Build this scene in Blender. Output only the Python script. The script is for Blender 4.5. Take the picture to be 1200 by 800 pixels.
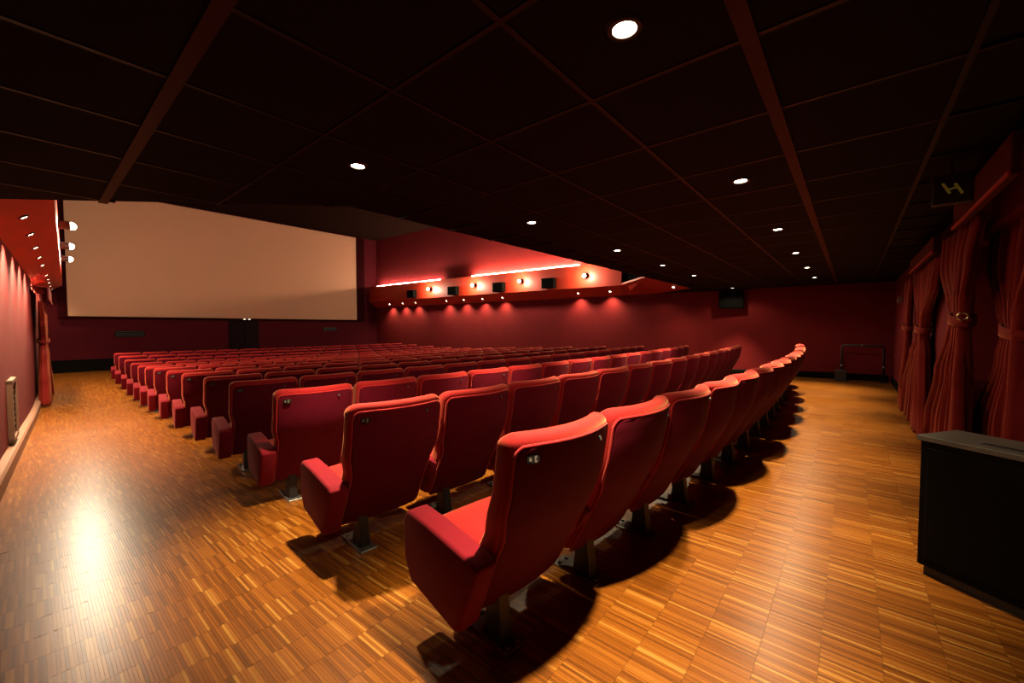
import bpy, bmesh, math, random
from mathutils import Vector, Matrix
R = math.radians
PI = math.pi
rnd = random.Random(7)
for o in list(bpy.data.objects):
    bpy.data.objects.remove(o)
SC = bpy.context.scene
COL = SC.collection

# ---------------------------------------------------------------- camera
cam_d = bpy.data.cameras.new('camera')
cam_d.sensor_width = 36.0
cam_d.lens = 475.0 / 1200.0 * 36.0
cam_d.clip_start = 0.05
cam_d.clip_end = 100
cam = bpy.data.objects.new('camera', cam_d)
COL.objects.link(cam)
cam.location = (0, 0, 1.3)
cam.rotation_euler = (R(90 - 2.05), 0, R(-50))
SC.camera = cam

# ---------------------------------------------------------------- world, exposure
w = bpy.data.worlds.new('world')
SC.world = w
w.use_nodes = True
w.node_tree.nodes['Background'].inputs[0].default_value = (0.02, 0.012, 0.012, 1)
w.node_tree.nodes['Background'].inputs[1].default_value = 0.0
vs = SC.view_settings
SC.display_settings.display_device = 'sRGB'
vs.view_transform = 'Standard'
vs.look = 'None'
vs.gamma = 1.0
vs.use_curve_mapping = False
vs.exposure = 0.0

WARM = (1.0, 0.74, 0.43)
P_DOWN = 950.0       # downlights in the low black ceiling
P_SOFFIT_L = 620.0
P_SOFFIT = 150.0      # small downlights in the side soffits
P_FLOOD = 165.0      # flood lamps on the bulkheads
P_HIGH = 300.0       # unseen downlights added in the high ceiling to light the middle rows
COVE = 620.0          # cove tubes

# ---------------------------------------------------------------- helpers
def floor_z(y):
    pts = [(-9, 0), (1.2, 0), (2.3, -.055), (3.5, -.10), (4.7, -.145), (5.9, -.2), (7.1, -.25), (8.3, -.305), (9.5, -.345),
           (10.7, -.405), (11.9, -.45), (13.1, -.47), (14.3, -.455), (15.5, -.42), (16.7, -.39), (18, -.33), (20, -.2), (30, -.2)]
    for (a, za), (b, zb) in zip(pts, pts[1:]):
        if y <= b:
            return za + (zb - za) * (y - a) / (b - a)
    return -.2

def lx(y):
    return -.5 + .04 * y          # left wall
def rx(y):
    return 13.0 - .035 * y        # right wall

def mesh_obj(name, bm_or_data, mat, parent=None, smooth=False, link=True):
    if isinstance(bm_or_data, bmesh.types.BMesh):
        me = bpy.data.meshes.new(name)
        bm_or_data.normal_update()
        bm_or_data.to_mesh(me)
        bm_or_data.free()
    else:
        me = bpy.data.meshes.new(name)
        me.from_pydata(bm_or_data[0], [], bm_or_data[1])
        me.update()
    if mat:
        me.materials.append(mat)
    if smooth:
        for p in me.polygons:
            p.use_smooth = True
        if smooth is not True:
            me.set_sharp_from_angle(angle=R(smooth))
    o = bpy.data.objects.new(name, me)
    if link:
        COL.objects.link(o)
    if parent:
        o.parent = parent
    return o

def tag(o, label=None, cat=None, group=None, kind=None):
    if label: o['label'] = label
    if cat: o['category'] = cat
    if group: o['group'] = group
    if kind: o['kind'] = kind
    return o

def empty(name, loc=(0, 0, 0), rz=0.0):
    o = bpy.data.objects.new(name, None)
    o.empty_display_size = .1
    o.location = loc
    o.rotation_euler = (0, 0, rz)
    COL.objects.link(o)
    return o

def struct(o):
    o['kind'] = 'structure'
    return o

def box(bm, x0, x1, y0, y1, z0, z1, M=None):
    vs_ = [bm.verts.new(p) for p in ((x0, y0, z0), (x1, y0, z0), (x1, y1, z0), (x0, y1, z0), (x0, y0, z1), (x1, y0, z1), (x1, y1, z1), (x0, y1, z1))]
    for f in ((3, 2, 1, 0), (4, 5, 6, 7), (0, 1, 5, 4), (1, 2, 6, 5), (2, 3, 7, 6), (3, 0, 4, 7)):
        bm.faces.new([vs_[i] for i in f])
    if M is not None:
        bmesh.ops.transform(bm, matrix=M, verts=vs_)
    return vs_

def bbox(x0, x1, y0, y1, z0, z1, bev=0.0, seg=2):
    bm = bmesh.new()
    box(bm, x0, x1, y0, y1, z0, z1)
    if bev:
        bmesh.ops.bevel(bm, geom=bm.edges[:], offset=bev, segments=seg, affect='EDGES', profile=.5)
    return bm

def lathe(bm, prof, n=20, M=None):
    rings = []
    vs_ = []
    for r, z in prof:
        if r < 1e-6:
            v = [bm.verts.new((0, 0, z))]
        else:
            v = [bm.verts.new((r * math.cos(2 * PI * k / n), r * math.sin(2 * PI * k / n), z)) for k in range(n)]
        rings.append(v)
        vs_ += v
    for a, b in zip(rings, rings[1:]):
        for k in range(n):
            k2 = (k + 1) % n
            if len(a) == 1 and len(b) == 1: continue
            if len(a) == 1: bm.faces.new((a[0], b[k], b[k2]))
            elif len(b) == 1: bm.faces.new((a[k], b[0], a[k2]))
            else: bm.faces.new((a[k], b[k], b[k2], a[k2]))
    if M is not None:
        bmesh.ops.transform(bm, matrix=M, verts=vs_)
    bmesh.ops.recalc_face_normals(bm, faces=bm.faces[:])
    return bm

def tube(bm, pts, r, n=8, closed=False):
    pts = [Vector(p) for p in pts]
    rings = []
    N = len(pts)
    up = Vector((0.13, 0.31, 1)).normalized()
    for i, p in enumerate(pts):
        a = pts[i - 1] if (i > 0 or closed) else p
        b = pts[(i + 1) % N] if (i < N - 1 or closed) else p
        t = (b - a).normalized()
        u = up - t * up.dot(t)
        if u.length < .05:
            u = Vector((1, 0, 0)) - t * t.x
        u.normalize()
        v = t.cross(u)
        rings.append([bm.verts.new(p + u * r * math.cos(2 * PI * k / n) + v * r * math.sin(2 * PI * k / n)) for k in range(n)])
    for i in range(N if closed else N - 1):
        a, b = rings[i], rings[(i + 1) % N]
        for k in range(n):
            k2 = (k + 1) % n
            bm.faces.new((a[k], a[k2], b[k2], b[k]))
    if not closed:
        bm.faces.new(rings[0][::-1]); bm.faces.new(rings[-1])
    return bm

def loft(rings, cap=True):
    bm = bmesh.new()
    V = [[bm.verts.new(p) for p in r] for r in rings]
    n = len(V[0])
    for a, b in zip(V, V[1:]):
        for k in range(n):
            k2 = (k + 1) % n
            bm.faces.new((a[k], a[k2], b[k2], b[k]))
    if cap:
        bm.faces.new(V[0][::-1]); bm.faces.new(V[-1])
    bmesh.ops.recalc_face_normals(bm, faces=bm.faces[:])
    return bm

def extrude_profile(prof, axis_pts):
    """prof: list of (d, z); axis_pts: list of functions mapping (d,z)->xyz for each station"""
    return loft([[f(d, z) for d, z in prof] for f in axis_pts])

# ---------------------------------------------------------------- materials
def new_mat(name):
    m = bpy.data.materials.new(name)
    m.use_nodes = True
    nt = m.node_tree
    b = nt.nodes['Principled BSDF']
    return m, nt, b

def N(nt, typ, **kw):
    n = nt.nodes.new(typ)
    for k, v in kw.items():
        setattr(n, k, v)
    return n

def plain(name, col, rough=.5, metal=0.0, spec=.5, noise=0.0, scale=20, bump=0.0):
    m, nt, b = new_mat(name)
    b.inputs['Base Color'].default_value = (*col, 1)
    b.inputs['Roughness'].default_value = rough
    b.inputs['Metallic'].default_value = metal
    b.inputs['Specular IOR Level'].default_value = spec
    if noise or bump:
        tc = N(nt, 'ShaderNodeTexCoord')
        nz = N(nt, 'ShaderNodeTexNoise')
        nz.inputs['Scale'].default_value = scale
        nz.inputs['Detail'].default_value = 4
        nt.links.new(tc.outputs['Object'], nz.inputs['Vector'])
        if noise:
            mp = N(nt, 'ShaderNodeMapRange')
            mp.inputs['To Min'].default_value = 1 - noise
            mp.inputs['To Max'].default_value = 1 + noise
            nt.links.new(nz.outputs['Fac'], mp.inputs['Value'])
            mx = N(nt, 'ShaderNodeVectorMath', operation='SCALE')
            mx.inputs[0].default_value = col
            nt.links.new(mp.outputs['Result'], mx.inputs['Scale'])
            nt.links.new(mx.outputs['Vector'], b.inputs['Base Color'])
        if bump:
            bp = N(nt, 'ShaderNodeBump')
            bp.inputs['Strength'].default_value = bump
            bp.inputs['Distance'].default_value = .01
            nt.links.new(nz.outputs['Fac'], bp.inputs['Height'])
            nt.links.new(bp.outputs['Normal'], b.inputs['Normal'])
    return m

def fabric(name, col, sheen=.4, sheen_col=(1, .35, .25), noise=.18, scale=14, bump=.15):
    m = plain(name, col, .85, 0, .15, noise, scale, bump)
    b = m.node_tree.nodes['Principled BSDF']
    b.inputs['Sheen Weight'].default_value = sheen
    b.inputs['Sheen Roughness'].default_value = .45
    b.inputs['Sheen Tint'].default_value = (*sheen_col, 1)
    return m

def emit(name, col, s):
    m, nt, b = new_mat(name)
    b.inputs['Base Color'].default_value = (*col, 1)
    b.inputs['Emission Color'].default_value = (*col, 1)
    b.inputs['Emission Strength'].default_value = s
    return m

def parquet():
    m, nt, b = new_mat('parquet_wood')
    geo = N(nt, 'ShaderNodeNewGeometry')
    sep = N(nt, 'ShaderNodeSeparateXYZ')
    nt.links.new(geo.outputs['Position'], sep.inputs[0])
    def math_(op, a, c=None):
        n = N(nt, 'ShaderNodeMath', operation=op)
        for i, v in enumerate((a, c)):
            if v is None: continue
            if isinstance(v, (int, float)): n.inputs[i].default_value = v
            else: nt.links.new(v, n.inputs[i])
        return n.outputs[0]
    sx = math_('DIVIDE', math_('ADD', sep.outputs['X'], 10.0), STRIP)
    sy = math_('DIVIDE', math_('ADD', sep.outputs['Y'], 10.0), TILE)
    fx, fy = math_('FLOOR', sx), math_('FLOOR', sy)
    cmb = N(nt, 'ShaderNodeCombineXYZ')
    nt.links.new(fx, cmb.inputs[0]); nt.links.new(fy, cmb.inputs[1])
    wn = N(nt, 'ShaderNodeTexWhiteNoise', noise_dimensions='2D')
    nt.links.new(cmb.outputs[0], wn.inputs['Vector'])
    ramp = N(nt, 'ShaderNodeValToRGB')
    e = ramp.color_ramp.elements
    e[0].position = 0; e[0].color = (0.0901, 0.0281, 0.00324, 1)
    e[1].position = 1; e[1].color = (0.2975, 0.1445, 0.02736, 1)
    for p, c in ((.2, (0.1292, 0.0396, 0.00396, 1)), (.6, (0.1723, 0.0553, 0.00540, 1)), (.88, (0.2114, 0.0743, 0.00864, 1))):
        x = e.new(p); x.color = c
    nt.links.new(wn.outputs['Value'], ramp.inputs['Fac'])
    # fine grain along the strips, and broad wear
    mp = N(nt, 'ShaderNodeMapping')
    mp.inputs['Scale'].default_value = (160, 9, 1)
    nt.links.new(geo.outputs['Position'], mp.inputs['Vector'])
    nz = N(nt, 'ShaderNodeTexNoise'); nz.inputs['Scale'].default_value = 1.0; nz.inputs['Detail'].default_value = 3
    nt.links.new(mp.outputs[0], nz.inputs['Vector'])
    g = N(nt, 'ShaderNodeMapRange'); g.inputs['To Min'].default_value = .75; g.inputs['To Max'].default_value = 1.2
    nt.links.new(nz.outputs['Fac'], g.inputs['Value'])
    wz = N(nt, 'ShaderNodeTexNoise'); wz.inputs['Scale'].default_value = .9; wz.inputs['Detail'].default_value = 3
    nt.links.new(geo.outputs['Position'], wz.inputs['Vector'])
    # narrow dark joints
    ex = math_('FRACT', sx); ey = math_('FRACT', sy)
    jx = math_('MINIMUM', ex, math_('SUBTRACT', 1.0, ex))
    jy = math_('MINIMUM', ey, math_('SUBTRACT', 1.0, ey))
    jx = math_('GREATER_THAN', jx, .05); jy = math_('GREATER_THAN', jy, .009)
    j = math_('ADD', math_('MULTIPLY', math_('MULTIPLY', jx, jy), .18), .82)
    f = math_('MULTIPLY', g.outputs['Result'], j)
    sc = N(nt, 'ShaderNodeVectorMath', operation='SCALE')
    nt.links.new(ramp.outputs['Color'], sc.inputs[0]); nt.links.new(f, sc.inputs['Scale'])
    nt.links.new(sc.outputs['Vector'], b.inputs['Base Color'])
    rr = N(nt, 'ShaderNodeMapRange'); rr.inputs['To Min'].default_value = .26; rr.inputs['To Max'].default_value = .32
    nt.links.new(wz.outputs['Fac'], rr.inputs['Value'])
    nt.links.new(rr.outputs['Result'], b.inputs['Roughness'])
    b.inputs['Specular IOR Level'].default_value = .5
    bp = N(nt, 'ShaderNodeBump'); bp.inputs['Strength'].default_value = .05; bp.inputs['Distance'].default_value = .004
    nt.links.new(math_('ADD', wn.outputs['Value'], nz.outputs['Fac']), bp.inputs['Height'])
    nt.links.new(bp.outputs['Normal'], b.inputs['Normal'])
    return m

TILE = .19
NST = 16
STRIP = TILE / NST
M_floor = parquet()
M_seat = fabric('seat_velvet', (.23, .0055, .0085), .34, (1, .44, .22))
M_back = fabric('seat_back_cloth', (.082, .0006, .0105), .0, (1, .2, .25))
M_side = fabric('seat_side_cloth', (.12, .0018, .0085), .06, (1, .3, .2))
M_pipe = fabric('seat_piping', (.24, .007, .012), .3, (1, .4, .3))
M_wall = fabric('wall_velvet', (.108, .0058, .0082), .0, (1, .4, .4), .16, 3.0, .1)
M_soffit = plain('soffit_red_paint', (.32, .022, .008), .5, 0, .3, .08, 4)
M_front = fabric('front_wall_cloth', (.06, .0022, .007), .05, (1, .4, .4), .12, 3)
M_upper = fabric('upper_wall_cloth', (.060, .0095, .0075), .0, (1, .4, .4), .1, 3)
M_ceil = plain('black_ceiling_tile', (.004, .0036, .0032), .85, 0, .10, .2, 30)
M_ceil2 = plain('high_ceiling_paint', (.014, .0065, .005), .9, 0, .0, .2, 6)
M_run = plain('dark_red_ceiling_batten', (.026, .0015, .0032), .6, 0, .15)
M_run2 = plain('dark_ceiling_batten', (.006, .0012, .0015), .5, 0, .2)
M_black = plain('black_steel', (.010, .010, .011), .42, .0, .5)
M_foot = plain('worn_foot_plate', (.10, .10, .10), .38, .6, .5, .3, 40)
M_blackbox = plain('black_laminate', (.0025, .0018, .0012), .7, 0, .06)
M_top = plain('grey_scuffed_top', (.085, .078, .068), .38, 0, .5, .25, 12)
M_cloth = fabric('drape_velvet', (.115, .0042, .0035), .3, (1, .3, .15), .15, 10, .08)
M_pelmet = fabric('pelmet_cloth', (.045, .0016, .002), .1, (1, .3, .2))
M_mask = plain('screen_masking_cloth', (.018, .001, .002), .9, 0, .05)
M_trim = plain('speaker_mesh', (.002, .002, .002), .85, 0, .05)
M_screen = plain('projection_screen', (.50, .285, .185), .85, 0, .1, .02, 1)
M_white = plain('white_print', (.14, .14, .12), .5)
M_plate = plain('black_number_plate', (.012, .012, .012), .3, 0, .5)
M_ring = plain('dark_lamp_ring', (.03, .028, .026), .35, .7)
M_brass = plain('brass_ring', (.55, .42, .22), .3, 1.0)
M_skirt = plain('pale_skirting', (.19, .105, .075), .5, 0, .3, .15, 8)
M_pale = plain('pale_frame_paint', (.13, .075, .052), .5)
M_tube_far = emit('dim_cove_tube', (1.0, .70, .48), COVE * .3)
M_lens = emit('lamp_lens', (1.0, .86, .62), 60)
M_lens_small = emit('small_lamp_lens', (1.0, .80, .55), 22)
M_bulb = emit('flood_bulb', (1.0, .84, .58), 55)
M_tube = emit('cove_tube', (1.0, .66, .36), COVE)
M_doordark = plain('dark_door_paint', (.008, .001, .0025), .6, 0, .1)
M_sign = emit('exit_sign_print', (.40, .36, .05), .05)
M_signbox = plain('exit_sign_housing', (.02, .022, .015), .4)
M_doorlamp = emit('door_lamp_lens', (1, .9, .75), 1.2)

def spot(parent, loc, power, angle, blend, aim=(0, 0, -1), radius=.035, col=WARM):
    ld = bpy.data.lights.new('lamp_light', 'SPOT')
    ld.energy = power
    ld.color = col
    ld.spot_size = R(angle)
    ld.spot_blend = blend
    ld.shadow_soft_size = radius
    o = bpy.data.objects.new('lamp_light', ld)
    COL.objects.link(o)
    o.parent = parent
    o.location = loc
    o.rotation_euler = Vector(aim).to_track_quat('-Z', 'Y').to_euler()
    return o

# ================================================================ SETTING
# ---- floor
ys = [-1.6, -.5, 1.2, 2.3, 3.5, 4.7, 5.9, 7.1, 8.3, 9.5, 10.7, 11.9, 13.1, 14.3, 15.5, 16.7, 18, 20.2]
V = []; F = []
for i, y in enumerate(ys):
    z = floor_z(y) - .003
    V += [(-1.2, y, z), (14.2, y, z)]
    if i: F.append((2 * i - 2, 2 * i - 1, 2 * i + 1, 2 * i))
floor = struct(mesh_obj('floor', (V, F), M_floor))

# parquet blocks near the camera: seven strips each, every block a piece of its own
def block_data(seed, jit=.0012):
    q = random.Random(seed)
    bm = bmesh.new()
    for k in range(NST):
        zt = -q.random() * jit
        g = .0003
        vs_ = box(bm, k * STRIP + g, (k + 1) * STRIP - g, g, TILE - g, -.010, zt)
    bm.faces.ensure_lookup_table()
    bmesh.ops.delete(bm, geom=[f for f in bm.faces if f.normal.z < -.5 or (f.calc_center_median().z < -.0099)], context='FACES')
    return bm
block_meshes = []
for s in range(5):
    o = mesh_obj('parquet_block', block_data(s), M_floor, link=False)
    block_meshes.append(o.data)
    bpy.data.objects.remove(o)
cands = []
ca, sa = math.cos(R(50)), math.sin(R(50))
stuffV, stuffF = [], []
for ix in range(int(10 / TILE) - 6, int(10 / TILE) + 52):
    for iy in range(int(10 / TILE) - 6, int(10 / TILE) + 46):
        x, y = ix * TILE - 10, iy * TILE - 10
        cxm, cym = x + TILE / 2, y + TILE / 2
        if cxm < lx(cym) + .1 or cym < -.6: continue
        depth = cxm * sa + cym * ca
        lat = cxm * ca - cym * sa
        if depth < 1.3 or depth > 6.2: continue
        if abs(lat) > depth * 1.33 or 1.3 / depth * 475 + 383 > 850: continue
        if cym > 1.0 and y + TILE > 1.1 + 0.0:
            pass
        cands.append((depth ** 2 + lat ** 2, x, y))
cands.sort()
for n_, (d, x, y) in enumerate(cands):
    z = floor_z(y + TILE / 2)
    slope = math.atan2(floor_z(y + TILE) - floor_z(y), TILE)
    if n_ < 300:
        o = bpy.data.objects.new('parquet_block', rnd.choice(block_meshes))
        COL.objects.link(o)
        o.parent = floor
        o.location = (x, y, floor_z(y))
        o.rotation_euler = (slope, 0, 0)
    else:
        for k in range(NST):
            b = len(stuffV)
            zt = -rnd.random() * .0012
            x0, x1, y0, y1 = x + k * STRIP + .0003, x + (k + 1) * STRIP - .0003, y + .0005, y + TILE - .0005
            za, zb = floor_z(y0) + zt, floor_z(y1) + zt
            stuffV += [(x0, y0, za), (x1, y0, za), (x1, y1, zb), (x0, y1, zb), (x0, y0, za - .004), (x1, y0, za - .004), (x1, y1, zb - .004), (x0, y1, zb - .004)]
            stuffF += [tuple(b + i for i in f) for f in ((0, 1, 2, 3), (0, 4, 5, 1), (1, 5, 6, 2), (2, 6, 7, 3), (3, 7, 4, 0))]
tag(mesh_obj('parquet_strips', (stuffV, stuffF), M_floor, floor), kind='stuff')

# ---- walls
def wall_slab(name, pts, thick, z0, z1, mat):
    """pts: polyline in plan along the inner face; thick: outward offset vector"""
    bm = bmesh.new()
    t = Vector((*thick, 0))
    a = [(x, y) for x, y in pts]
    rings = []
    for x, y in a:
        rings.append([(x, y, z0), (x + t.x, y + t.y, z0), (x + t.x, y + t.y, z1), (x, y, z1)])
    bm.free()
    return struct(mesh_obj(name, loft(rings), mat))
HC = 6.0
wall_slab('wall_left', [(lx(-1.6), -1.6), (lx(20.2), 20.2)], (-.2, 0), -.7, HC + .1, M_wall)
wr = wall_slab('wall_right', [(rx(-1.6), -1.6), (rx(20.2), 20.2)], (.2, 0), -.7, HC + .1, M_wall)
wall_slab('wall_front', [(lx(20), 20.0), (rx(20), 20.0)], (0, .2), -.7, HC + .1, M_front)
# back wall with the recessed curtained doorway
BY = -.75
wall_slab('wall_back', [(5.5, BY), (rx(BY), BY)], (0, -.6), -.2, 2.6, M_wall)
wall_slab('wall_back', [(-.6, BY), (2.30, BY)], (0, -.6), -.2, 2.6, M_wall)
o = wall_slab('wall_back', [(2.30, BY), (5.5, BY)], (0, -.6), 2.02, 2.6, M_wall)
door = struct(mesh_obj('door_1', bbox(2.2, 5.6, -1.1, -1.02, -.1, 2.1), M_wall))
# balcony front above the low ceiling
EDGE = [(lx(5.6), 5.6), (1.84, 3.42), (11.75, 3.42), (rx(4.81), 4.81)]
LC = 2.35
rings = []
for x, y in EDGE:
    rings.append([(x, y, LC + .02), (x, y - .25, LC + .02), (x, y - .25, HC + .1), (x, y, HC + .1)])
struct(mesh_obj('wall_balcony', loft(rings), M_ceil2))
# high ceiling
bm = bmesh.new(); box(bm, -1, 14, 2.5, 20.3, HC, HC + .15)
struct(mesh_obj('ceiling', bm, M_ceil2))
# low ceiling slab
bm = bmesh.new()
poly = [(-.9, -1.4), (13.4, -1.4), (rx(4.81) + .1, 4.81)] + EDGE[::-1][1:] + [(-.9, 5.6)]
lo = [bm.verts.new((x, y, LC + .012)) for x, y in poly]
hi = [bm.verts.new((x, y, LC + .2)) for x, y in poly]
bm.faces.new(lo[::-1]); bm.faces.new(hi)
for i in range(len(poly)):
    j = (i + 1) % len(poly)
    bm.faces.new((lo[i], lo[j], hi[j], hi[i]))
bmesh.ops.recalc_face_normals(bm, faces=bm.faces[:])
ceil = struct(mesh_obj('ceiling', bm, M_ceil))
# tiles and battens hung under it
G = .64
gx = [.43 + G * i for i in range(-1, 20)]
gy = [.31 + G * j for j in range(-1, 8)]
def inside(x, y):
    if y < BY or x < lx(y) or x > rx(y): return False
    if y <= 3.42: return True
    if x < 1.84: return y < 3.42 + (1.84 - x) / (1.84 - lx(5.6)) * (5.6 - 3.42)
    if x > 11.75: return y < 3.42 + (x - 11.75) / (rx(4.81) - 11.75) * (4.81 - 3.42)
    return False
bm = bbox(-G / 2 + .012, G / 2 - .012, -G / 2 + .012, G / 2 - .012, 0, .014, .004, 1)
tile0 = mesh_obj('ceiling_tile', bm, M_ceil, link=False)
for x in gx:
    for y in gy:
        if all(inside(x + G * a, y + G * b) for a in (0.02, .98) for b in (0.02, .98)):
            o = bpy.data.objects.new('ceiling_tile', tile0.data)
            COL.objects.link(o); o.parent = ceil
            o.location = (x + G / 2, y + G / 2, LC)
def runs(fn, lo_, hi_, step=.02):
    t = lo_; a = None; out = []
    while t <= hi_:
        if fn(t):
            if a is None: a = t
            b = t
        elif a is not None:
            out.append((a, b)); a = None
        t += step
    if a is not None: out.append((a, b))
    return out
for j, y in enumerate(gy):
    for a, b in runs(lambda t: inside(t, y), -.6, 13.2):
        wd, mt = (.028, M_run) if j == 1 else (.012, M_run2)
        mesh_obj('ceiling_batten', bbox(a, b, y - wd, y + wd, LC - .012 if j == 1 else LC - .004, LC + .013), mt, ceil)
for i, x in enumerate(gx):
    for a, b in runs(lambda t: inside(x, t), -.7, 5.6):
        wd, mt = (.028, M_run) if i == 1 else (.011, M_run2)
        mesh_obj('ceiling_batten', bbox(x - wd, x + wd, a, b, LC - .0115 if i == 1 else LC - .0035, LC + .0125), mt, ceil)

# ---- side bulkheads with sloped soffit and cove tray
prof = [(0, 2.35), (.45, 2.65), (.45, 3.44), (.41, 3.44), (.41, 3.37), (0, 3.37)]
trim_l = struct(mesh_obj('trim_1', extrude_profile(prof, [lambda d, z, y=y: (lx(y) + d, y, z) for y in (5.0, 20.0)]), M_soffit))
trim_r = struct(mesh_obj('trim_2', extrude_profile(prof, [lambda d, z, y=y: (rx(y) - d, y, z) for y in (5.75, 20.0)]), M_soffit))
# the sloped return piece beside the low ceiling on the right
top = [(rx(5.74), 5.74, 2.36), (rx(4.81), 4.81, 2.36), (11.75, 3.44, 2.365), (11.15, 4.42, 2.70), (12.33, 5.74, 2.66)]
bm = bmesh.new()
a = [bm.verts.new(p) for p in top]; b = [bm.verts.new((p[0] + .02, p[1], p[2] + .06)) for p in top]
bm.faces.new(a); bm.faces.new(b[::-1])
for i in range(5):
    bm.faces.new((a[i], b[i], b[(i + 1) % 5], a[(i + 1) % 5]))
bmesh.ops.recalc_face_normals(bm, faces=bm.faces[:])
struct(mesh_obj('trim_3', bm, M_soffit))
# skirting boards
def skirt(name, f, y0, y1, mat, d, h):
    st = [y0 + (y1 - y0) * i / 18 for i in range(19)]
    rings = []
    for y in st:
        z = floor_z(y)
        rings.append([f(y, 0, z - .01), f(y, d, z - .01), f(y, d, z + h - .02), f(y, d - .02, z + h), f(y, 0, z + h)])
    return struct(mesh_obj(name, loft(rings), mat))
skirt('baseboard_left', lambda y, d, z: (lx(y) + d, y, z), -.7, 20, M_skirt, .085, .15)
skirt('baseboard_right', lambda y, d, z: (rx(y) - d, y, z), -.66, 20, M_blackbox, .04, .16)
struct(mesh_obj('baseboard_front', bbox(lx(20), rx(20), 19.93, 20.02, floor_z(20) - .02, floor_z(20) + .40), M_blackbox))
struct(mesh_obj('baseboard_back', bbox(5.52, rx(BY), BY - .01, BY + .03, -.01, .13), M_blackbox))
# dark door under the screen, dark vents in the front wall
d1 = struct(mesh_obj('door_2', bbox(5.38, 6.48, 19.95, 20.02, floor_z(20) + .0, 1.58), M_doordark))
mesh_obj('door_leaf', bbox(5.45, 5.92, 19.93, 19.951, floor_z(20) + .42, 1.52, .006, 1), M_doordark, d1)
mesh_obj('door_leaf', bbox(5.94, 6.41, 19.93, 19.951, floor_z(20) + .42, 1.52, .006, 1), M_doordark, d1)

# ================================================================ SCREEN
scr = empty('cinema_screen', (5.97, 19.9, 1.66))
tag(scr, 'huge pale blank projection screen on the dark red front wall', 'screen')
SX0, SX1, SZ0, SZ1 = .84, 11.06, 1.665, 5.93
cx_ = 5.97
mesh_obj('screen_surface', bbox(SX0 - cx_, SX1 - cx_, -.02, .0, SZ0 - 1.66, SZ1 - 1.66), M_screen, scr)
for n_, (a, b, c, d) in (('masking_left', (.62, SX0, SZ0 - .07, SZ1)), ('masking_right', (SX1, 11.5, SZ0 - .07, SZ1)), ('masking_bottom', (SX0, SX1, SZ0 - .07, SZ0))):
    mesh_obj('screen_masking', bbox(a - cx_, b - cx_, -.05, .02, c - 1.66, d - 1.66), M_mask, scr)

# ================================================================ SEATS
PITCH = .617
def yr_edge(z):
    pts = [(.14, .02), (.24, -.03), (.50, -.158), (.60, -.206), (.66, -.226), (.72, -.238), (.85, -.257), (.93, -.264)]
    for (a, ya), (b, yb) in zip(pts, pts[1:]):
        if z <= b:
            t = (z - a) / (b - a)
            return ya + (yb - ya) * t
    return pts[-1][1]
def yr(z):
    return yr_edge(z) - (KC(z) - .38) * .089
def hw(z, zt=.93, r=.055, inset=0):
    t = min(1, max(0, (z - .50) / .12)); t = t * t * (3 - 2 * t)
    wv = .270 + .028 * t - inset
    if z > zt - r:
        wv = wv - r + math.sqrt(max(0, r * r - (z - (zt - r)) ** 2))
    return wv
def KC(z):
    t = min(1, max(0, (z - .18) / .5))
    return .45 + .40 * t
def sect(W, y0, y1, z, nl=6, nc=4, rc=None):
    """rounded rectangle section between rear y0 and front y1, bowed in plan"""
    T = y1 - y0
    rc = min(rc or .03, T * .49, W * .49)
    pts = []
    for (sx, sy, a0) in ((1, -1, -90), (1, 1, 0), (-1, 1, 90), (-1, -1, 180)):
        cx2 = sx * (W - rc); cy2 = (y0 + rc) if sy < 0 else (y1 - rc)
        for k in range(nc + 1):
            a = R(a0 + 90 * k / nc)
            pts.append((cx2 + rc * math.cos(a), cy2 + rc * math.sin(a)))
        # long straight edges get extra points so that the bow is smooth
        if (sx, sy) == (1, 1):
            for k in range(1, nl):
                pts.append(((W - rc) * (1 - 2 * k / nl), y1))
        if (sx, sy) == (-1, -1):
            for k in range(1, nl):
                pts.append(((W - rc) * (-1 + 2 * k / nl), y0))
    return [(x, y + KC(z) * x * x, z) for x, y in pts]

def backrest_bm():
    rings = []
    zs = [.18, .19, .24, .30, .38, .46, .52, .57, .62, .70, .78, .84, .875, .893, .907, .917, .925, .930]
    for z in zs:
        T = .125 - .035 * min(1, max(0, (z - .3) / .4))
        y0 = yr(z); y1 = y0 + T
        if z > .89:                       # rounded top edge
            rr = .04
            s = rr - math.sqrt(max(0, rr * rr - (z - .89) ** 2))
            y0 += s * .9; y1 -= s * .9
            if y1 - y0 < .012: m_ = (y0 + y1) / 2; y0, y1 = m_ - .006, m_ + .006
        if z < .185:
            y0 += .008; y1 -= .008
        rings.append(sect(hw(z), y0, y1, z))
    return loft(rings)
def backpanel_bm():
    rings = []
    for z in [.165, .172, .23, .30, .38, .46, .52, .57, .62, .70, .78, .83, .85, .868, .88, .886]:
        W = hw(z, .888, .05, .020)
        rings.append(sect(W, yr(z) - .007, yr(z) + .012, z, rc=.007))
    return loft(rings)
def piping_bm():
    pts = []
    zs = [.18, .24, .30, .38, .46, .52, .57, .62, .70, .78, .83, .85, .868, .88, .887]
    L = [(-hw(z, .892, .05, .014), z) for z in zs]
    for x, z in L: pts.append((x, yr(z) - .002 + KC(z) * x * x, z))
    xe = L[-1][0]
    for k in range(1, 8):
        x = xe * (1 - 2 * k / 8); pts.append((x, yr(.89) - .002 + KC(.89) * x * x, .890))
    for x, z in L[::-1]: pts.append((-x, yr(z) - .002 + KC(z) * x * x, z))
    return tube(bmesh.new(), pts, .0065, 6)
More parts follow.
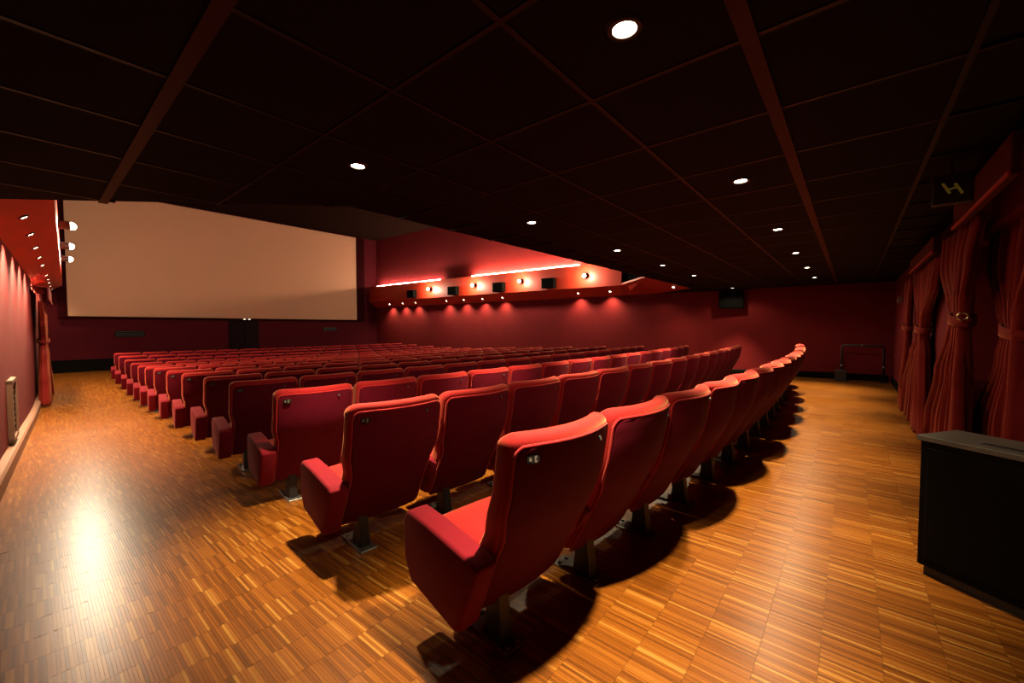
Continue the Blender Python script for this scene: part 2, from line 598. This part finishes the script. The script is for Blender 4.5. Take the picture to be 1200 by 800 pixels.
def arm_bm(wd=.078):
    # side profile with rounded corners, extruded and softly bevelled
    P = [(.325, .205), (.375, .300), (.38, .465), (.345, .510), (.20, .500), (-.09, .465), (-.135, .44), (-.02, .155), (.02, .152)]
    bm = bmesh.new()
    a = [bm.verts.new((-wd / 2, y, z)) for y, z in P]
    f = bm.faces.new(a)
    r = bmesh.ops.extrude_face_region(bm, geom=[f])
    bmesh.ops.translate(bm, verts=[v for v in r['geom'] if isinstance(v, bmesh.types.BMVert)], vec=(wd, 0, 0))
    bmesh.ops.recalc_face_normals(bm, faces=bm.faces[:])
    bmesh.ops.bevel(bm, geom=bm.edges[:], offset=.016, segments=3, affect='EDGES', profile=.5)
    return bm
def slim_arm_bm(wd=.060):
    P = [(.27, .33), (.31, .38), (.31, .455), (.275, .500), (.20, .497), (-.08, .465), (-.12, .43), (-.085, .36), (-.02, .30)]
    bm = bmesh.new()
    a = [bm.verts.new((-wd / 2, y, z)) for y, z in P]
    f = bm.faces.new(a)
    r = bmesh.ops.extrude_face_region(bm, geom=[f])
    bmesh.ops.translate(bm, verts=[v for v in r['geom'] if isinstance(v, bmesh.types.BMVert)], vec=(wd, 0, 0))
    bmesh.ops.recalc_face_normals(bm, faces=bm.faces[:])
    bmesh.ops.bevel(bm, geom=bm.edges[:], offset=.014, segments=3, affect='EDGES', profile=.5)
    return bm
def cushion_bm():
    rings = []
    for z, s in ((.285, .02), (.30, .004), (.36, 0), (.405, .002), (.425, .012), (.436, .04), (.443, .09)):
        rings.append([(x, y - .45 * x * x, z + (.012 * (1 - (x / .26) ** 2) if z > .42 else 0)) for x, y, _ in sect(.258 - s, -.03 + s, .345 - s, z, rc=.06)])
    return loft([[(x, y, z) for x, y, z in r] for r in rings])
def leg_bm():
    bm = bmesh.new()
    rings = []
    for z, a, b, yo in ((.012, .036, .060, .02), (.10, .030, .048, .022), (.20, .030, .048, .035), (.29, .034, .075, .06)):
        rings.append([(-a, yo - b, z), (a, yo - b, z), (a, yo + b, z), (-a, yo + b, z)])
    bm.free()
    bm = loft(rings)
    bmesh.ops.bevel(bm, geom=bm.edges[:], offset=.006, segments=1, affect='EDGES')
    box(bm, -.10, .36, .0, .12, .268, .288)
    return bm
def foot_bm():
    bm = bbox(-.055, .055, -.09, .20, 0, .014, .005, 1)
    for y in (-.065, .165):
        lathe(bm, [(0, .022), (.009, .021), (.012, .013)], 8, Matrix.Translation((.028, y, 0)))
        lathe(bm, [(0, .022), (.009, .021), (.012, .013)], 8, Matrix.Translation((-.028, y, 0)))
    return bm

def plate_bm(w_, h_, t):
    bm = bmesh.new()
    n = 16
    a, b = [], []
    for k in range(n):
        c, s = math.cos(2 * PI * k / n), math.sin(2 * PI * k / n)
        p = (w_ * math.copysign(abs(c) ** .6, c), h_ * math.copysign(abs(s) ** .6, s))
        a.append(bm.verts.new((p[0], 0, p[1]))); b.append(bm.verts.new((p[0] * .9, -t, p[1] * .9)))
    bm.faces.new(b)
    for k in range(n):
        bm.faces.new((a[k], a[(k + 1) % n], b[(k + 1) % n], b[k]))
    bmesh.ops.recalc_face_normals(bm, faces=bm.faces[:])
    return bm
def marks_bm(kind):
    bm = bmesh.new()
    if kind == 'row':
        box(bm, -.017, -.007, -.0062, -.005, -.006, .006)
        box(bm, .004, .009, -.0062, -.005, -.011, .011)
        box(bm, .009, .014, -.0062, -.005, -.011, -.004)
        box(bm, .009, .014, -.0062, -.005, .003, .011)
    else:
        box(bm, -.005, .0, -.0062, -.005, -.007, .007)
        box(bm, .003, .006, -.0062, -.005, -.007, .003)
    return bm

def make_seat(left_end=False, right_end=False, detail=True):
    t = empty('cinema_chair')
    bk = mesh_obj('backrest', backrest_bm(), M_seat, t, smooth=50)
    bp = mesh_obj('back_panel', backpanel_bm(), M_back, bk, smooth=40)
    mesh_obj('piping', piping_bm(), M_pipe, bk, smooth=True)
    mesh_obj('seat_cushion', cushion_bm(), M_seat, t, smooth=50)
    x = -PITCH / 2
    if left_end:
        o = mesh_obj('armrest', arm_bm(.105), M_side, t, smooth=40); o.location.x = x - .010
        o['label'] = 'boxed side panel armrest closing the row'
        c = mesh_obj('screw_cover', plate_bm(.011, .014, .004), M_plate, o); c.location = (0, .012, .176); c.rotation_euler = (R(-20), 0, 0)
        mk = mesh_obj('screw_cover', plate_bm(.006, .008, .006), M_white, o); mk.location = (.002, .011, .177); mk.rotation_euler = (R(-20), 0, 0)
    else:
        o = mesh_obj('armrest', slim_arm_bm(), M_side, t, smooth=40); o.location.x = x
    if right_end:
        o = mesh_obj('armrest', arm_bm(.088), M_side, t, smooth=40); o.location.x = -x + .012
    lg = mesh_obj('leg', leg_bm(), M_black, t, smooth=30); lg.location.x = -.13
    mesh_obj('foot_plate', foot_bm(), M_foot, lg, smooth=30)
    if detail:
        def plate(name, w_, h_, kind, px, pz):
            p = mesh_obj(name, plate_bm(w_, h_, .005), M_plate, bk)
            p.location = (px, yr(pz) - .007 + KC(pz) * px * px, pz)
            p.rotation_euler = (R(-6), 0, math.atan(2 * KC(pz) * px))
            bm = marks_bm(kind)
            q = mesh_obj(name + '_print', bm, M_white, bk)
            q.location = p.location; q.rotation_euler = p.rotation_euler
        if left_end: plate('row_plate', .027, .017, 'row', -.222, .842)
        plate('seat_number_plate', .010, .011, 'num', .15, .850)
    return t
def kids(o):
    return [c for c in bpy.data.objects if c.parent == o]
def tree(o):
    return [(c, [(g, []) for g in kids(c)]) for c in kids(o)]
def copy_thing(src, srctree):
    r = src.copy(); COL.objects.link(r)
    for c, gs in srctree:
        cc = c.copy(); COL.objects.link(cc); cc.parent = r
        for g, _ in gs:
            gg = g.copy(); COL.objects.link(gg); gg.parent = cc
    return r

ORD = ['', 'first', 'second', 'third', 'fourth', 'fifth', 'sixth', 'seventh', 'eighth', 'ninth', 'tenth', 'eleventh', 'twelfth',
       'thirteenth', 'fourteenth', 'fifteenth', 'sixteenth', 'seventeenth']
ROW_X0 = [1.0, 1.06, 1.12, 1.16, 1.23, 1.26, 1.30, 1.33, 1.38, 1.43, 1.46, 1.49, 1.50, 1.53]
NS = 16
protos = {}
used = set()
def seat_at(kind, loc, rz, label):
    if kind not in protos:
        s = make_seat(kind[0] == 'L', kind[0] == 'R', kind[1])
        protos[kind] = (s, tree(s))
        o = s
    else:
        o = copy_thing(*protos[kind])
    o.location = loc
    o.rotation_euler = (0, 0, rz)
    tag(o, label, 'chair', 'red cinema chairs in rows')
    return o
RAD = 45.0
for r in range(14):
    ye = 1.08 + 1.2 * r
    x0 = ROW_X0[r] + .365
    xc = x0 + PITCH * (NS - 1) / 2
    for s in range(NS):
        x = x0 + PITCH * s
        y = ye + ((x - xc) ** 2 - (x0 - xc) ** 2) / (2 * RAD)
        rz = (x - xc) / RAD + R(rnd.uniform(-.5, .5))
        kind = ('L' if s == 0 else 'R' if s == NS - 1 else 'M', r < 8)
        rowt = 'the back row nearest the camera' if r == 0 else ('the front row by the screen' if r == 13 else 'the %s row from the back' % ORD[r + 1])
        if s == 0: lab = 'red velvet cinema chair at the left aisle end of ' + rowt
        elif s == NS - 1: lab = 'red velvet cinema chair at the far right end of ' + rowt
        else: lab = 'red velvet cinema chair, %s from the left in %s' % (ORD[s + 1], rowt)
        seat_at(kind, (x, y, floor_z(y) - .002), rz, lab)

# ================================================================ LAMPS
def ring_bm(r, h):
    return lathe(bmesh.new(), [(r * .82, .0), (r * .84, -h), (r * 1.15, -h), (r * 1.3, -.002), (r * 1.3, .0)], 24)
def lens_bm(r, z):
    return lathe(bmesh.new(), [(0, z), (r * .7, z - .001), (r * .83, z + .004)], 20)
def ceiling_lamp(x, y, z, label, power, group, r=.05, angle=70):
    t = empty('recessed_downlight', (x, y, z))
    tag(t, label, 'ceiling light', group)
    mesh_obj('trim_ring', ring_bm(r, .012), M_ring, t, smooth=30)
    mesh_obj('lens', lens_bm(r, -.006), M_lens, t, smooth=True)
    spot(t, (0, 0, -.03), power, angle, 1.0)
    spot(t, (0, 0, -.03), power * .042, 150, .4)      # spill around the beam
    return t
NEAR = ['nearest the camera', 'second from the camera', 'third from the camera', 'fourth from the camera', 'fifth from the camera', 'farthest from the camera']
for i, x in enumerate((1.37, 3.30, 5.18, 6.98, 8.83, 10.73)):
    ceiling_lamp(x, .635, LC, 'round downlight in the black ceiling over the back row, %s' % NEAR[i], P_DOWN, 'downlights in the low black ceiling')
for i, x in enumerate((1.40, 3.26, 5.19, 6.92, 8.68, 12.1)):
    ceiling_lamp(x, 2.48, LC, 'round downlight in the black ceiling over the second row, %s' % NEAR[i], P_DOWN, 'downlights in the low black ceiling')
for i, y in enumerate((7.0, 11.0)):  # added lamps, hidden above the low ceiling, to brighten the middle seat rows
    for j, x in enumerate((3.2, 6.3, 9.4)):
        ceiling_lamp(x, y, HC, 'added unseen downlight in the high ceiling over the %s of the stalls, %s' % (('rear', 'middle')[i], ('left side', 'centre', 'right side')[j]), P_HIGH, 'added unseen downlights in the high ceiling', .07, 120)

def soffit_lamp(x, y, z, tilt_sign, label, side, dim=1.0):
    t = empty('soffit_downlight', (x, y, z))
    tag(t, label, 'ceiling light', side)
    sl = math.atan2(.3, .45) * tilt_sign
    a = mesh_obj('trim_ring', lathe(bmesh.new(), [(.030, .006), (.032, -.012), (.045, -.012), (.05, .004)], 18), M_ring, t, smooth=30)
    a.rotation_euler = (0, sl, 0)
    b = mesh_obj('lens', lathe(bmesh.new(), [(0, -.012), (.024, -.011), (.032, -.004)], 16), M_lens_small, t, smooth=True)
    b.rotation_euler = (0, sl, 0)
    spot(t, (0, 0, -.04), dim * (P_SOFFIT_L if 'left soffit' in side else P_SOFFIT), 120, .9, (0, 0, -1), .02, (1, .66, .36))
LY = [6.9, 8.1, 9.4, 10.65, 11.95, 14.2, 15.4, 16.55, 17.8, 19.4]
for i, y in enumerate(LY):
    d = .22
    soffit_lamp(lx(y) + d, y, 2.35 + d * .3 / .45 - .006, -1, 'small round downlight in the red left soffit, %s from the camera' % ORD[i + 1], 'downlights in the left soffit', .08 if i == 9 else (.4 if i > 6 else 1.0))
RY = [6.25, 7.45, 10.9, 12.0, 13.1, 14.2, 16.4, 17.4, 18.5]
for i, y in enumerate(RY):
    d = .22
    soffit_lamp(rx(y) - d, y, 2.35 + d * .3 / .45 - .006, 1, 'small round downlight in the red right soffit, %s from the low ceiling' % ORD[i + 1], 'downlights in the right soffit')
soffit_lamp(12.28, 4.50, 2.485, 1, 'small round downlight in the sloped red corner piece, left one', 'downlights in the corner piece')
soffit_lamp(11.85, 3.93, 2.435, 1, 'small round downlight in the sloped red corner piece, right one', 'downlights in the corner piece')

def flood(x, y, z, sgn, label, group, aim):
    t = empty('flood_lamp', (x, y, z))
    tag(t, label, 'wall lamp', group)
    bm = bmesh.new()
    Mx = Matrix.Rotation(R(90) * sgn, 4, 'Y')
    lathe(bm, [(0, -.13), (.05, -.125), (.062, -.10), (.066, .02), (.060, .022), (.055, -.01), (0, -.012)], 20, Matrix.Translation((sgn * .10, 0, 0)) @ Mx)
    mesh_obj('lamp_can', bm, M_black, t, smooth=35)
    bm = bmesh.new()
    lathe(bm, [(0, .065), (.032, .058), (.055, .035), (.064, 0), (.05, -.02)], 16, Matrix.Translation((sgn * .13, 0, 0)) @ Mx)
    mesh_obj('bulb', bm, M_bulb, t, smooth=True)
    bm = bmesh.new()
    box(bm, min(0, sgn * .10), max(0, sgn * .10), -.012, .012, .06, .075)
    box(bm, min(0, sgn * -.02), max(0, sgn * -.02) + .001, -.04, .04, -.05, .09)
    mesh_obj('bracket', bm, M_black, t)
    ld = bpy.data.lights.new('lamp_light', 'POINT')
    ld.energy = P_FLOOD; ld.color = (1.0, .80, .55); ld.shadow_soft_size = .05
    lo_ = bpy.data.objects.new('lamp_light', ld); COL.objects.link(lo_)
    lo_.parent = t; lo_.location = (sgn * .25, 0, 0)
FW = ['first', 'second', 'third', 'fourth']
for i, y in enumerate((10.15, 12.7, 15.1)):
    flood(lx(y) + .47, y, 3.0, 1, 'bright flood lamp on the left bulkhead, %s from the camera' % FW[i], 'flood lamps on the left bulkhead', (.8, .25, -.55))
for i, y in enumerate((7.0, 9.75, 12.2, 15.0)):
    flood(rx(y) - .47, y, 3.04, -1, 'bright flood lamp on the right bulkhead, %s from the low ceiling' % FW[i], 'flood lamps on the right bulkhead', (-.8, .1, -.55))
# cove tubes behind the lip of the right bulkhead
for i, (y0, y1) in enumerate(((7.4, 12.7), (14.6, 19.7))):
    t = empty('cove_light', (rx(y0) - .16, y0, 3.375))
    tag(t, 'glowing tube light lying in the right cove, %s' % ('nearer one' if i == 0 else 'one nearest the screen'), 'cove light', 'cove lights')
    dx = rx(y1) - rx(y0)
    L = y1 - y0
    rz = math.atan2(-dx, L)
    t.rotation_euler = (0, 0, rz)
    bm = bmesh.new(); box(bm, -.03, .03, 0, L, .0, .03); box(bm, -.01, .01, .02, .05, .03, .13); box(bm, -.01, .01, L - .05, L - .02, .03, .13); mesh_obj('housing', bm, M_ring, t)
    mesh_obj('tube', tube(bmesh.new(), [(0, .05, .115), (0, L / 2, .115), (0, L - .05, .115)], .017, 10), M_tube if i == 0 else M_tube_far, t, smooth=True)

# ================================================================ SPEAKERS
def speaker(loc, rz, w_, d_, h_, label, group=None):
    t = empty('wall_speaker', loc, rz)
    tag(t, label, 'speaker', group)
    mesh_obj('cabinet', bbox(-d_, 0, -w_ / 2, w_ / 2, 0, h_, .012, 2), M_blackbox, t)
    mesh_obj('grille', bbox(-d_ - .008, -d_ + .002, -w_ / 2 + .02, w_ / 2 - .02, .02, h_ - .02, .005, 1), M_trim, t)
    bm = bmesh.new(); box(bm, -.005, .02, -.05, .05, h_ * .3, h_ * .7)
    mesh_obj('bracket', bm, M_black, t)
for i, y in enumerate((8.45, 10.8, 13.4, 16.25)):
    speaker((rx(y) - .47, y, 2.70), R(2), .52, .20, .36, 'black box speaker on the red right bulkhead, %s from the low ceiling' % FW[i], 'speakers on the right bulkhead')
speaker((12.66, 5.40, 2.72), 0, .55, .25, .42, 'black box speaker in the dark gap at the bulkhead end')
speaker((rx(2.65) - .02, 2.65, 1.82), R(8), .62, .26, .46, 'large black box speaker on the plain right wall under the ceiling')

# ================================================================ DRAPES
def drape(name, label, u0, prof, y0, depth, nf, seed, along=None, parent_cat='curtain', group=None, cat='curtain'):
    """prof: list of (z, centre, width, fold amplitude); folds run down the cloth"""
    q = random.Random(seed)
    t = empty(name, (0, 0, 0))
    tag(t, label, cat, group)
    nu, nv = nf * 10, 46
    zs = [p[0] for p in prof]
    z0, z1 = zs[0], zs[-1]
    ph = [q.uniform(-.35, .35) for _ in range(nf + 2)]
    am = [q.uniform(.65, 1.25) for _ in range(nf + 2)]
    def at(z):
        for a, b in zip(prof, prof[1:]):
            if (z - a[0]) * (z - b[0]) <= 1e-9:
                s = (z - a[0]) / (b[0] - a[0]); s = s * s * (3 - 2 * s)
                return [a[i] + (b[i] - a[i]) * s for i in range(1, 4)]
        return list(prof[-1][1:])
    V, Fc = [], []
    for j in range(nv + 1):
        z = z0 + (z1 - z0) * j / nv
        c, wd, amp = at(z)
        for i in range(nu + 1):
            u = i / nu
            k = u * nf
            ki = int(min(k, nf - 1e-6))
            fr = k - ki
            pa = ph[ki] * (1 - fr) + ph[ki + 1] * fr
            aa = am[ki] * (1 - fr) + am[ki + 1] * fr
            yy = amp * aa * math.sin(2 * PI * k + pa * 2) + amp * .3 * math.sin(4.7 * PI * k + 1.3 * j / nv + seed)
            xx = c + (u - .5) * wd + amp * .25 * math.cos(2 * PI * k + pa)
            V.append(along(xx, yy, z) if along else (xx, y0 + yy, z))
    for j in range(nv):
        for i in range(nu):
            a = j * (nu + 1) + i
            Fc.append((a, a + 1, a + nu + 2, a + nu + 1))
    o = mesh_obj('cloth', (V, Fc), M_cloth, t, smooth=True)
    md = o.modifiers.new('thickness', 'SOLIDIFY'); md.thickness = .006; md.offset = 0
    return t, at
def tieback(t, at, z, f, ring=True, rad=.06):
    c, wd, amp = at(z)
    bm = bmesh.new()
    pts = []
    for k in range(20):
        a = 2 * PI * k / 20
        pts.append(f(c + (wd / 2 + .025) * math.cos(a), (amp * 1.5 + .02) * math.sin(a), z + .03 * math.cos(a)))
    rings = []
    for p in pts:
        rings.append(p)
    V, Fc = [], []
    n = len(pts)
    for k, p in enumerate(pts):
        V += [(p[0], p[1], p[2] - .035), (p[0], p[1], p[2] + .035)]
        k2 = (k + 1) % n
        Fc.append((2 * k, 2 * k2, 2 * k2 + 1, 2 * k + 1))
    bm.free()
    o = mesh_obj('tieback', (V, Fc), M_cloth, t, smooth=True)
    md = o.modifiers.new('thickness', 'SOLIDIFY'); md.thickness = .012
    if ring:
        p = Vector(f(c - wd * .5 - .05, .02, z + .02))
        bm = bmesh.new()
        tube(bm, [(p.x, p.y + .028 * math.cos(2 * PI * k / 14), p.z + .028 * math.sin(2 * PI * k / 14)) for k in range(14)], .007, 6, True)
        mesh_obj('tie_ring', bm, M_brass, t, smooth=True)
DY = -.66
KX = 1.158
def fy(y0):
    return lambda x, d, z: (x, y0 + d, z)
# drape beside the black cabinet (in the doorway)
t, at = drape('tied_curtain', 'dark red tied curtain directly behind the black cabinet', 0,
    [(0.02, 4.62, 1.25, 0.073), (.55, 4.52, 1.05, 0.073), (1.10, 4.36, .45, 0.050), (1.25, 4.33, .30, 0.045), (1.40, 4.36, .5, 0.050), (1.75, 4.42, 1.15, 0.050), (2.1, 4.4, 1.3, 0.040)], -.87, 0, 8, 3, group='tied curtains on the back wall')
tieback(t, at, 1.27, fy(-.87), False)
t, at = drape('tied_curtain', 'bright edged red tied curtain left of the doorway, brass ring on its tie', 0,
    [(0.02, 5.31, 1.61, 0.062), (.4, 5.17, 1.40, 0.062), (.9, 4.92, 0.80, 0.057), (1.25, 4.74, 0.30, 0.043), (1.36, 4.69, 0.23, 0.038), (1.48, 4.74, 0.39, 0.043), (1.8, 4.89, 1.03, 0.038), (2.08, 4.81, 1.32, 0.030)], -.655, 0, 9, 5, group='tied curtains on the back wall')
tieback(t, at, 1.36, fy(-.655), True)
t, at = drape('tied_curtain', 'dark red tied curtain beyond the bright edged one', 0,
    [(0.02, 7.76, 2.42, 0.062), (.45, 7.59, 2.01, 0.062), (.95, 7.24, 1.09, 0.057), (1.2, 7.04, 0.46, 0.043), (1.28, 6.97, 0.34, 0.038), (1.42, 6.96, 0.57, 0.043), (1.75, 6.90, 1.72, 0.038), (2.02, 6.90, 2.18, 0.030)], -.655, 0, 9, 8, group='tied curtains on the back wall')
tieback(t, at, 1.28, fy(-.655), False)
t, at = drape('tied_curtain', 'farthest narrow dark curtain on the back wall, beside the corner', 0,
    [(0.02, 9.31, 0.63, 0.043), (1.2, 8.74, 0.40, 0.034), (1.3, 8.68, 0.34, 0.034), (1.5, 8.74, 0.57, 0.034), (2.02, 8.74, 1.03, 0.030)], -.655, 0, 5, 11, group='tied curtains on the back wall')
tieback(t, at, 1.3, fy(-.655), False)
# pelmets
def pelmet(x0, x1, z0, z1, label):
    t = empty('pelmet', ((x0 + x1) / 2, BY, z0))
    tag(t, label, 'pelmet', 'pelmets over the curtains')
    L = (x1 - x0) / 2
    mesh_obj('board', bbox(-L, L, .15, .185, 0, z1 - z0, .006, 1), M_pelmet, t)
    mesh_obj('top_board', bbox(-L, L, 0, .152, z1 - z0 - .015, z1 - z0 - .002), M_pelmet, t)
    mesh_obj('trim_strip', bbox(-L, L, .183, .195, 0, .025, .004, 1), M_pipe, t)
pelmet(3.05, 4.52, 2.03, 2.24, 'dark red box pelmet over the curtained doorway, nearest the camera')
pelmet(5.50, 7.55, 2.00, 2.16, 'dark red box pelmet over the farther pair of curtains')
# left wall curtain
def fl(u, d, z):
    return (lx(u) + .13 + d, u, z)
zb = floor_z(14.5) + .02
t, at = drape('tied_curtain', 'red tied curtain hanging on the left wall near the screen', 0,
    [(zb, 14.9, 2.9, .085), (zb + .5, 14.8, 2.3, .075), (.6, 14.6, 1.3, .06), (.92, 14.5, .6, .05), (1.05, 14.5, .6, .05), (1.4, 14.6, 1.5, .05), (1.85, 14.6, 2.4, .04)], 0, 0, 9, 21, along=fl)
tieback(t, at, .98, fl, False)
t = empty('pelmet', (lx(14.6) + .02, 14.6, 1.87)); t.rotation_euler = (0, 0, math.atan2(-.04, 1))
tag(t, 'dark red box pelmet on the left wall over the lone curtain', 'pelmet')
mesh_obj('board', bbox(.22, .25, -1.35, 1.35, 0, .3, .006, 1), M_pelmet, t)
mesh_obj('top_board', bbox(0, .222, -1.35, 1.35, .285, .298), M_cloth, t)
mesh_obj('trim_strip', bbox(.248, .262, -1.35, 1.35, 0, .03, .004, 1), M_pipe, t)

# ================================================================ CABINET, SIGN, RAIL, SMALL THINGS
t = empty('black_cabinet', (3.0, -.29, 0), math.atan2(-.835, -.55))
tag(t, 'waist high black cabinet standing by the curtained doorway, right of the aisle', 'cabinet')
# local x runs along the front face, local y out of the front (towards the seats is +x of the room at -y)
LN, DP, HT = .72, .30, .735
mesh_obj('body', bbox(0, LN, -.0, DP, .05, HT - .028, .004, 1), M_blackbox, t)
mesh_obj('plinth', bbox(.02, LN - .02, .02, DP - .02, 0, .05), M_black, t)
tp = mesh_obj('top_board', bbox(-.012, LN + .012, -.012, DP + .012, HT - .028, HT, .004, 2), M_top, t)
bm = bbox(.20, .42, .05, .09, HT - .001, HT + .004, .001, 1)
mesh_obj('cable_slot', bm, M_black, tp)
mesh_obj('front_panel', bbox(.03, LN - .03, -.008, .004, .09, HT - .06, .003, 1), M_blackbox, t)

t = empty('exit_sign', (3.85, -.47, 2.07))
tag(t, 'small dark exit sign with dim yellow green print above the doorway curtain', 'sign')
mesh_obj('housing', bbox(-.03, .03, -.09, .09, .02, .21, .006, 1), M_signbox, t)
bm = bmesh.new()
def bar(bm, p, q, w_):
    p, q = Vector(p), Vector(q)
    d = (q - p).normalized(); n = Vector((-d.y, d.x)) * w_
    pts = [p + n, p - n, q - n, q + n]
    a = [bm.verts.new((-.0315, v.x, v.y)) for v in pts]; b = [bm.verts.new((-.029, v.x, v.y)) for v in pts]
    bm.faces.new(a); bm.faces.new(b[::-1])
    for i in range(4): bm.faces.new((a[i], a[(i + 1) % 4], b[(i + 1) % 4], b[i]))
bar(bm, (.01, .085), (.045, .155), .007); bar(bm, (-.045, .075), (-.01, .145), .007); bar(bm, (-.02, .12), (.02, .11), .006)
bmesh.ops.recalc_face_normals(bm, faces=bm.faces[:])
mesh_obj('sign_print', bm, M_sign, t)
bm = bmesh.new(); tube(bm, [(0, 0, .205), (0, 0, LC - 2.07)], .008, 8)
mesh_obj('hanger', bm, M_black, t)

t = empty('barrier_rail', (12.72, -.2, 0))
tag(t, 'black tubular barrier rail standing against the right wall', 'rail')
H = .86
bm = bmesh.new()
tube(bm, [(0, .38, 0.02), (0, .38, H - .05), (0, .365, H - .015), (0, .33, H), (0, 0, H), (0, -.33, H), (0, -.365, H - .015), (0, -.38, H - .05), (0, -.38, .02)], .024, 10)
mesh_obj('frame', bm, M_black, t, smooth=True)
for y in (.38, -.38):
    mesh_obj('foot', bbox(-.09, .09, y - .06, y + .06, 0, .03, .005, 1), M_black, t)
for p in ((-.02, 0, H), (-.02, .38, .36), (-.02, -.38, .36)):
    mesh_obj('clamp', lathe(bmesh.new(), [(0, .03), (.024, .026), (.03, 0), (.024, -.026), (0, -.03)], 10, Matrix.Translation(p)), M_foot, t, smooth=True)
tag(mesh_obj('floor_box', bbox(12.50, 12.66, .08, .30, 0, .27, .012, 2), M_black), 'small black box on the floor at the foot of the barrier rail', 'box')

t = empty('wall_grille', (lx(8.0), 8.0, floor_z(8.0) + .20)); t.rotation_euler = (0, 0, math.atan2(-.04, 1))
tag(t, 'narrow upright dark wall grille with pale frame on the left wall', 'vent')
for a, b, c, d in ((-.34, -.26, 0, .75), (.26, .34, 0, .75), (-.34, .34, .70, .75), (-.34, .34, 0, .05)):
    mesh_obj('frame_bar', bbox(0, .05, a, b, c, d, .004, 1), M_pale, t)
mesh_obj('backing', bbox(0, .015, -.28, .28, .03, .72), M_black, t)
for k in range(9):
    mesh_obj('louvre', bbox(.012, .035, -.265, .265, .09 + k * .07, .11 + k * .07), M_ring, t)
def front_vent(x0, x1, z0, z1, label):
    t = empty('front_wall_vent', ((x0 + x1) / 2, 19.99, z0))
    tag(t, label, 'vent')
    L = (x1 - x0) / 2; h_ = z1 - z0
    mesh_obj('frame', bbox(-L, L, -.03, 0, 0, h_, .004, 1), M_blackbox, t)
    for k in range(4):
        mesh_obj('louvre', bbox(-L + .02, L - .02, -.045, -.028, h_ * (k + .25) / 4, h_ * (k + .7) / 4), M_black, t)
front_vent(1.95, 2.75, .94, 1.16, 'black slotted vent in the front wall under the screen, left one')
front_vent(9.3, 10.0, 1.12, 1.28, 'black slotted vent in the front wall under the screen, right one')
t = empty('door_lamp', (5.98, 19.80, 1.60))
tag(t, 'tiny pale twin lamp on the screen edge above the dark door', 'lamp')
mesh_obj('housing', bbox(-.14, .14, -.06, 0.052, 0, .05), M_black, t)
for x in (-.09, .09):
    mesh_obj('lens', bbox(x - .04, x + .04, -.07, -.058, .01, .045), M_doorlamp, t)
t = empty('wall_sensor', (11.2, BY, 1.78))
tag(t, 'small grey sensor box high on the back wall near the corner', 'sensor')
mesh_obj('box', bbox(-.06, .06, 0, .07, 0, .12, .01, 2), M_pale, t)
mesh_obj('eye', lathe(bmesh.new(), [(0, .02), (.02, .015), (.025, 0)], 10, Matrix.Translation((0, .07, .05)) @ Matrix.Rotation(R(-90), 4, 'X')), M_black, t, smooth=True)
bpy.data.objects.remove(tile0) if tile0.users == 0 else None
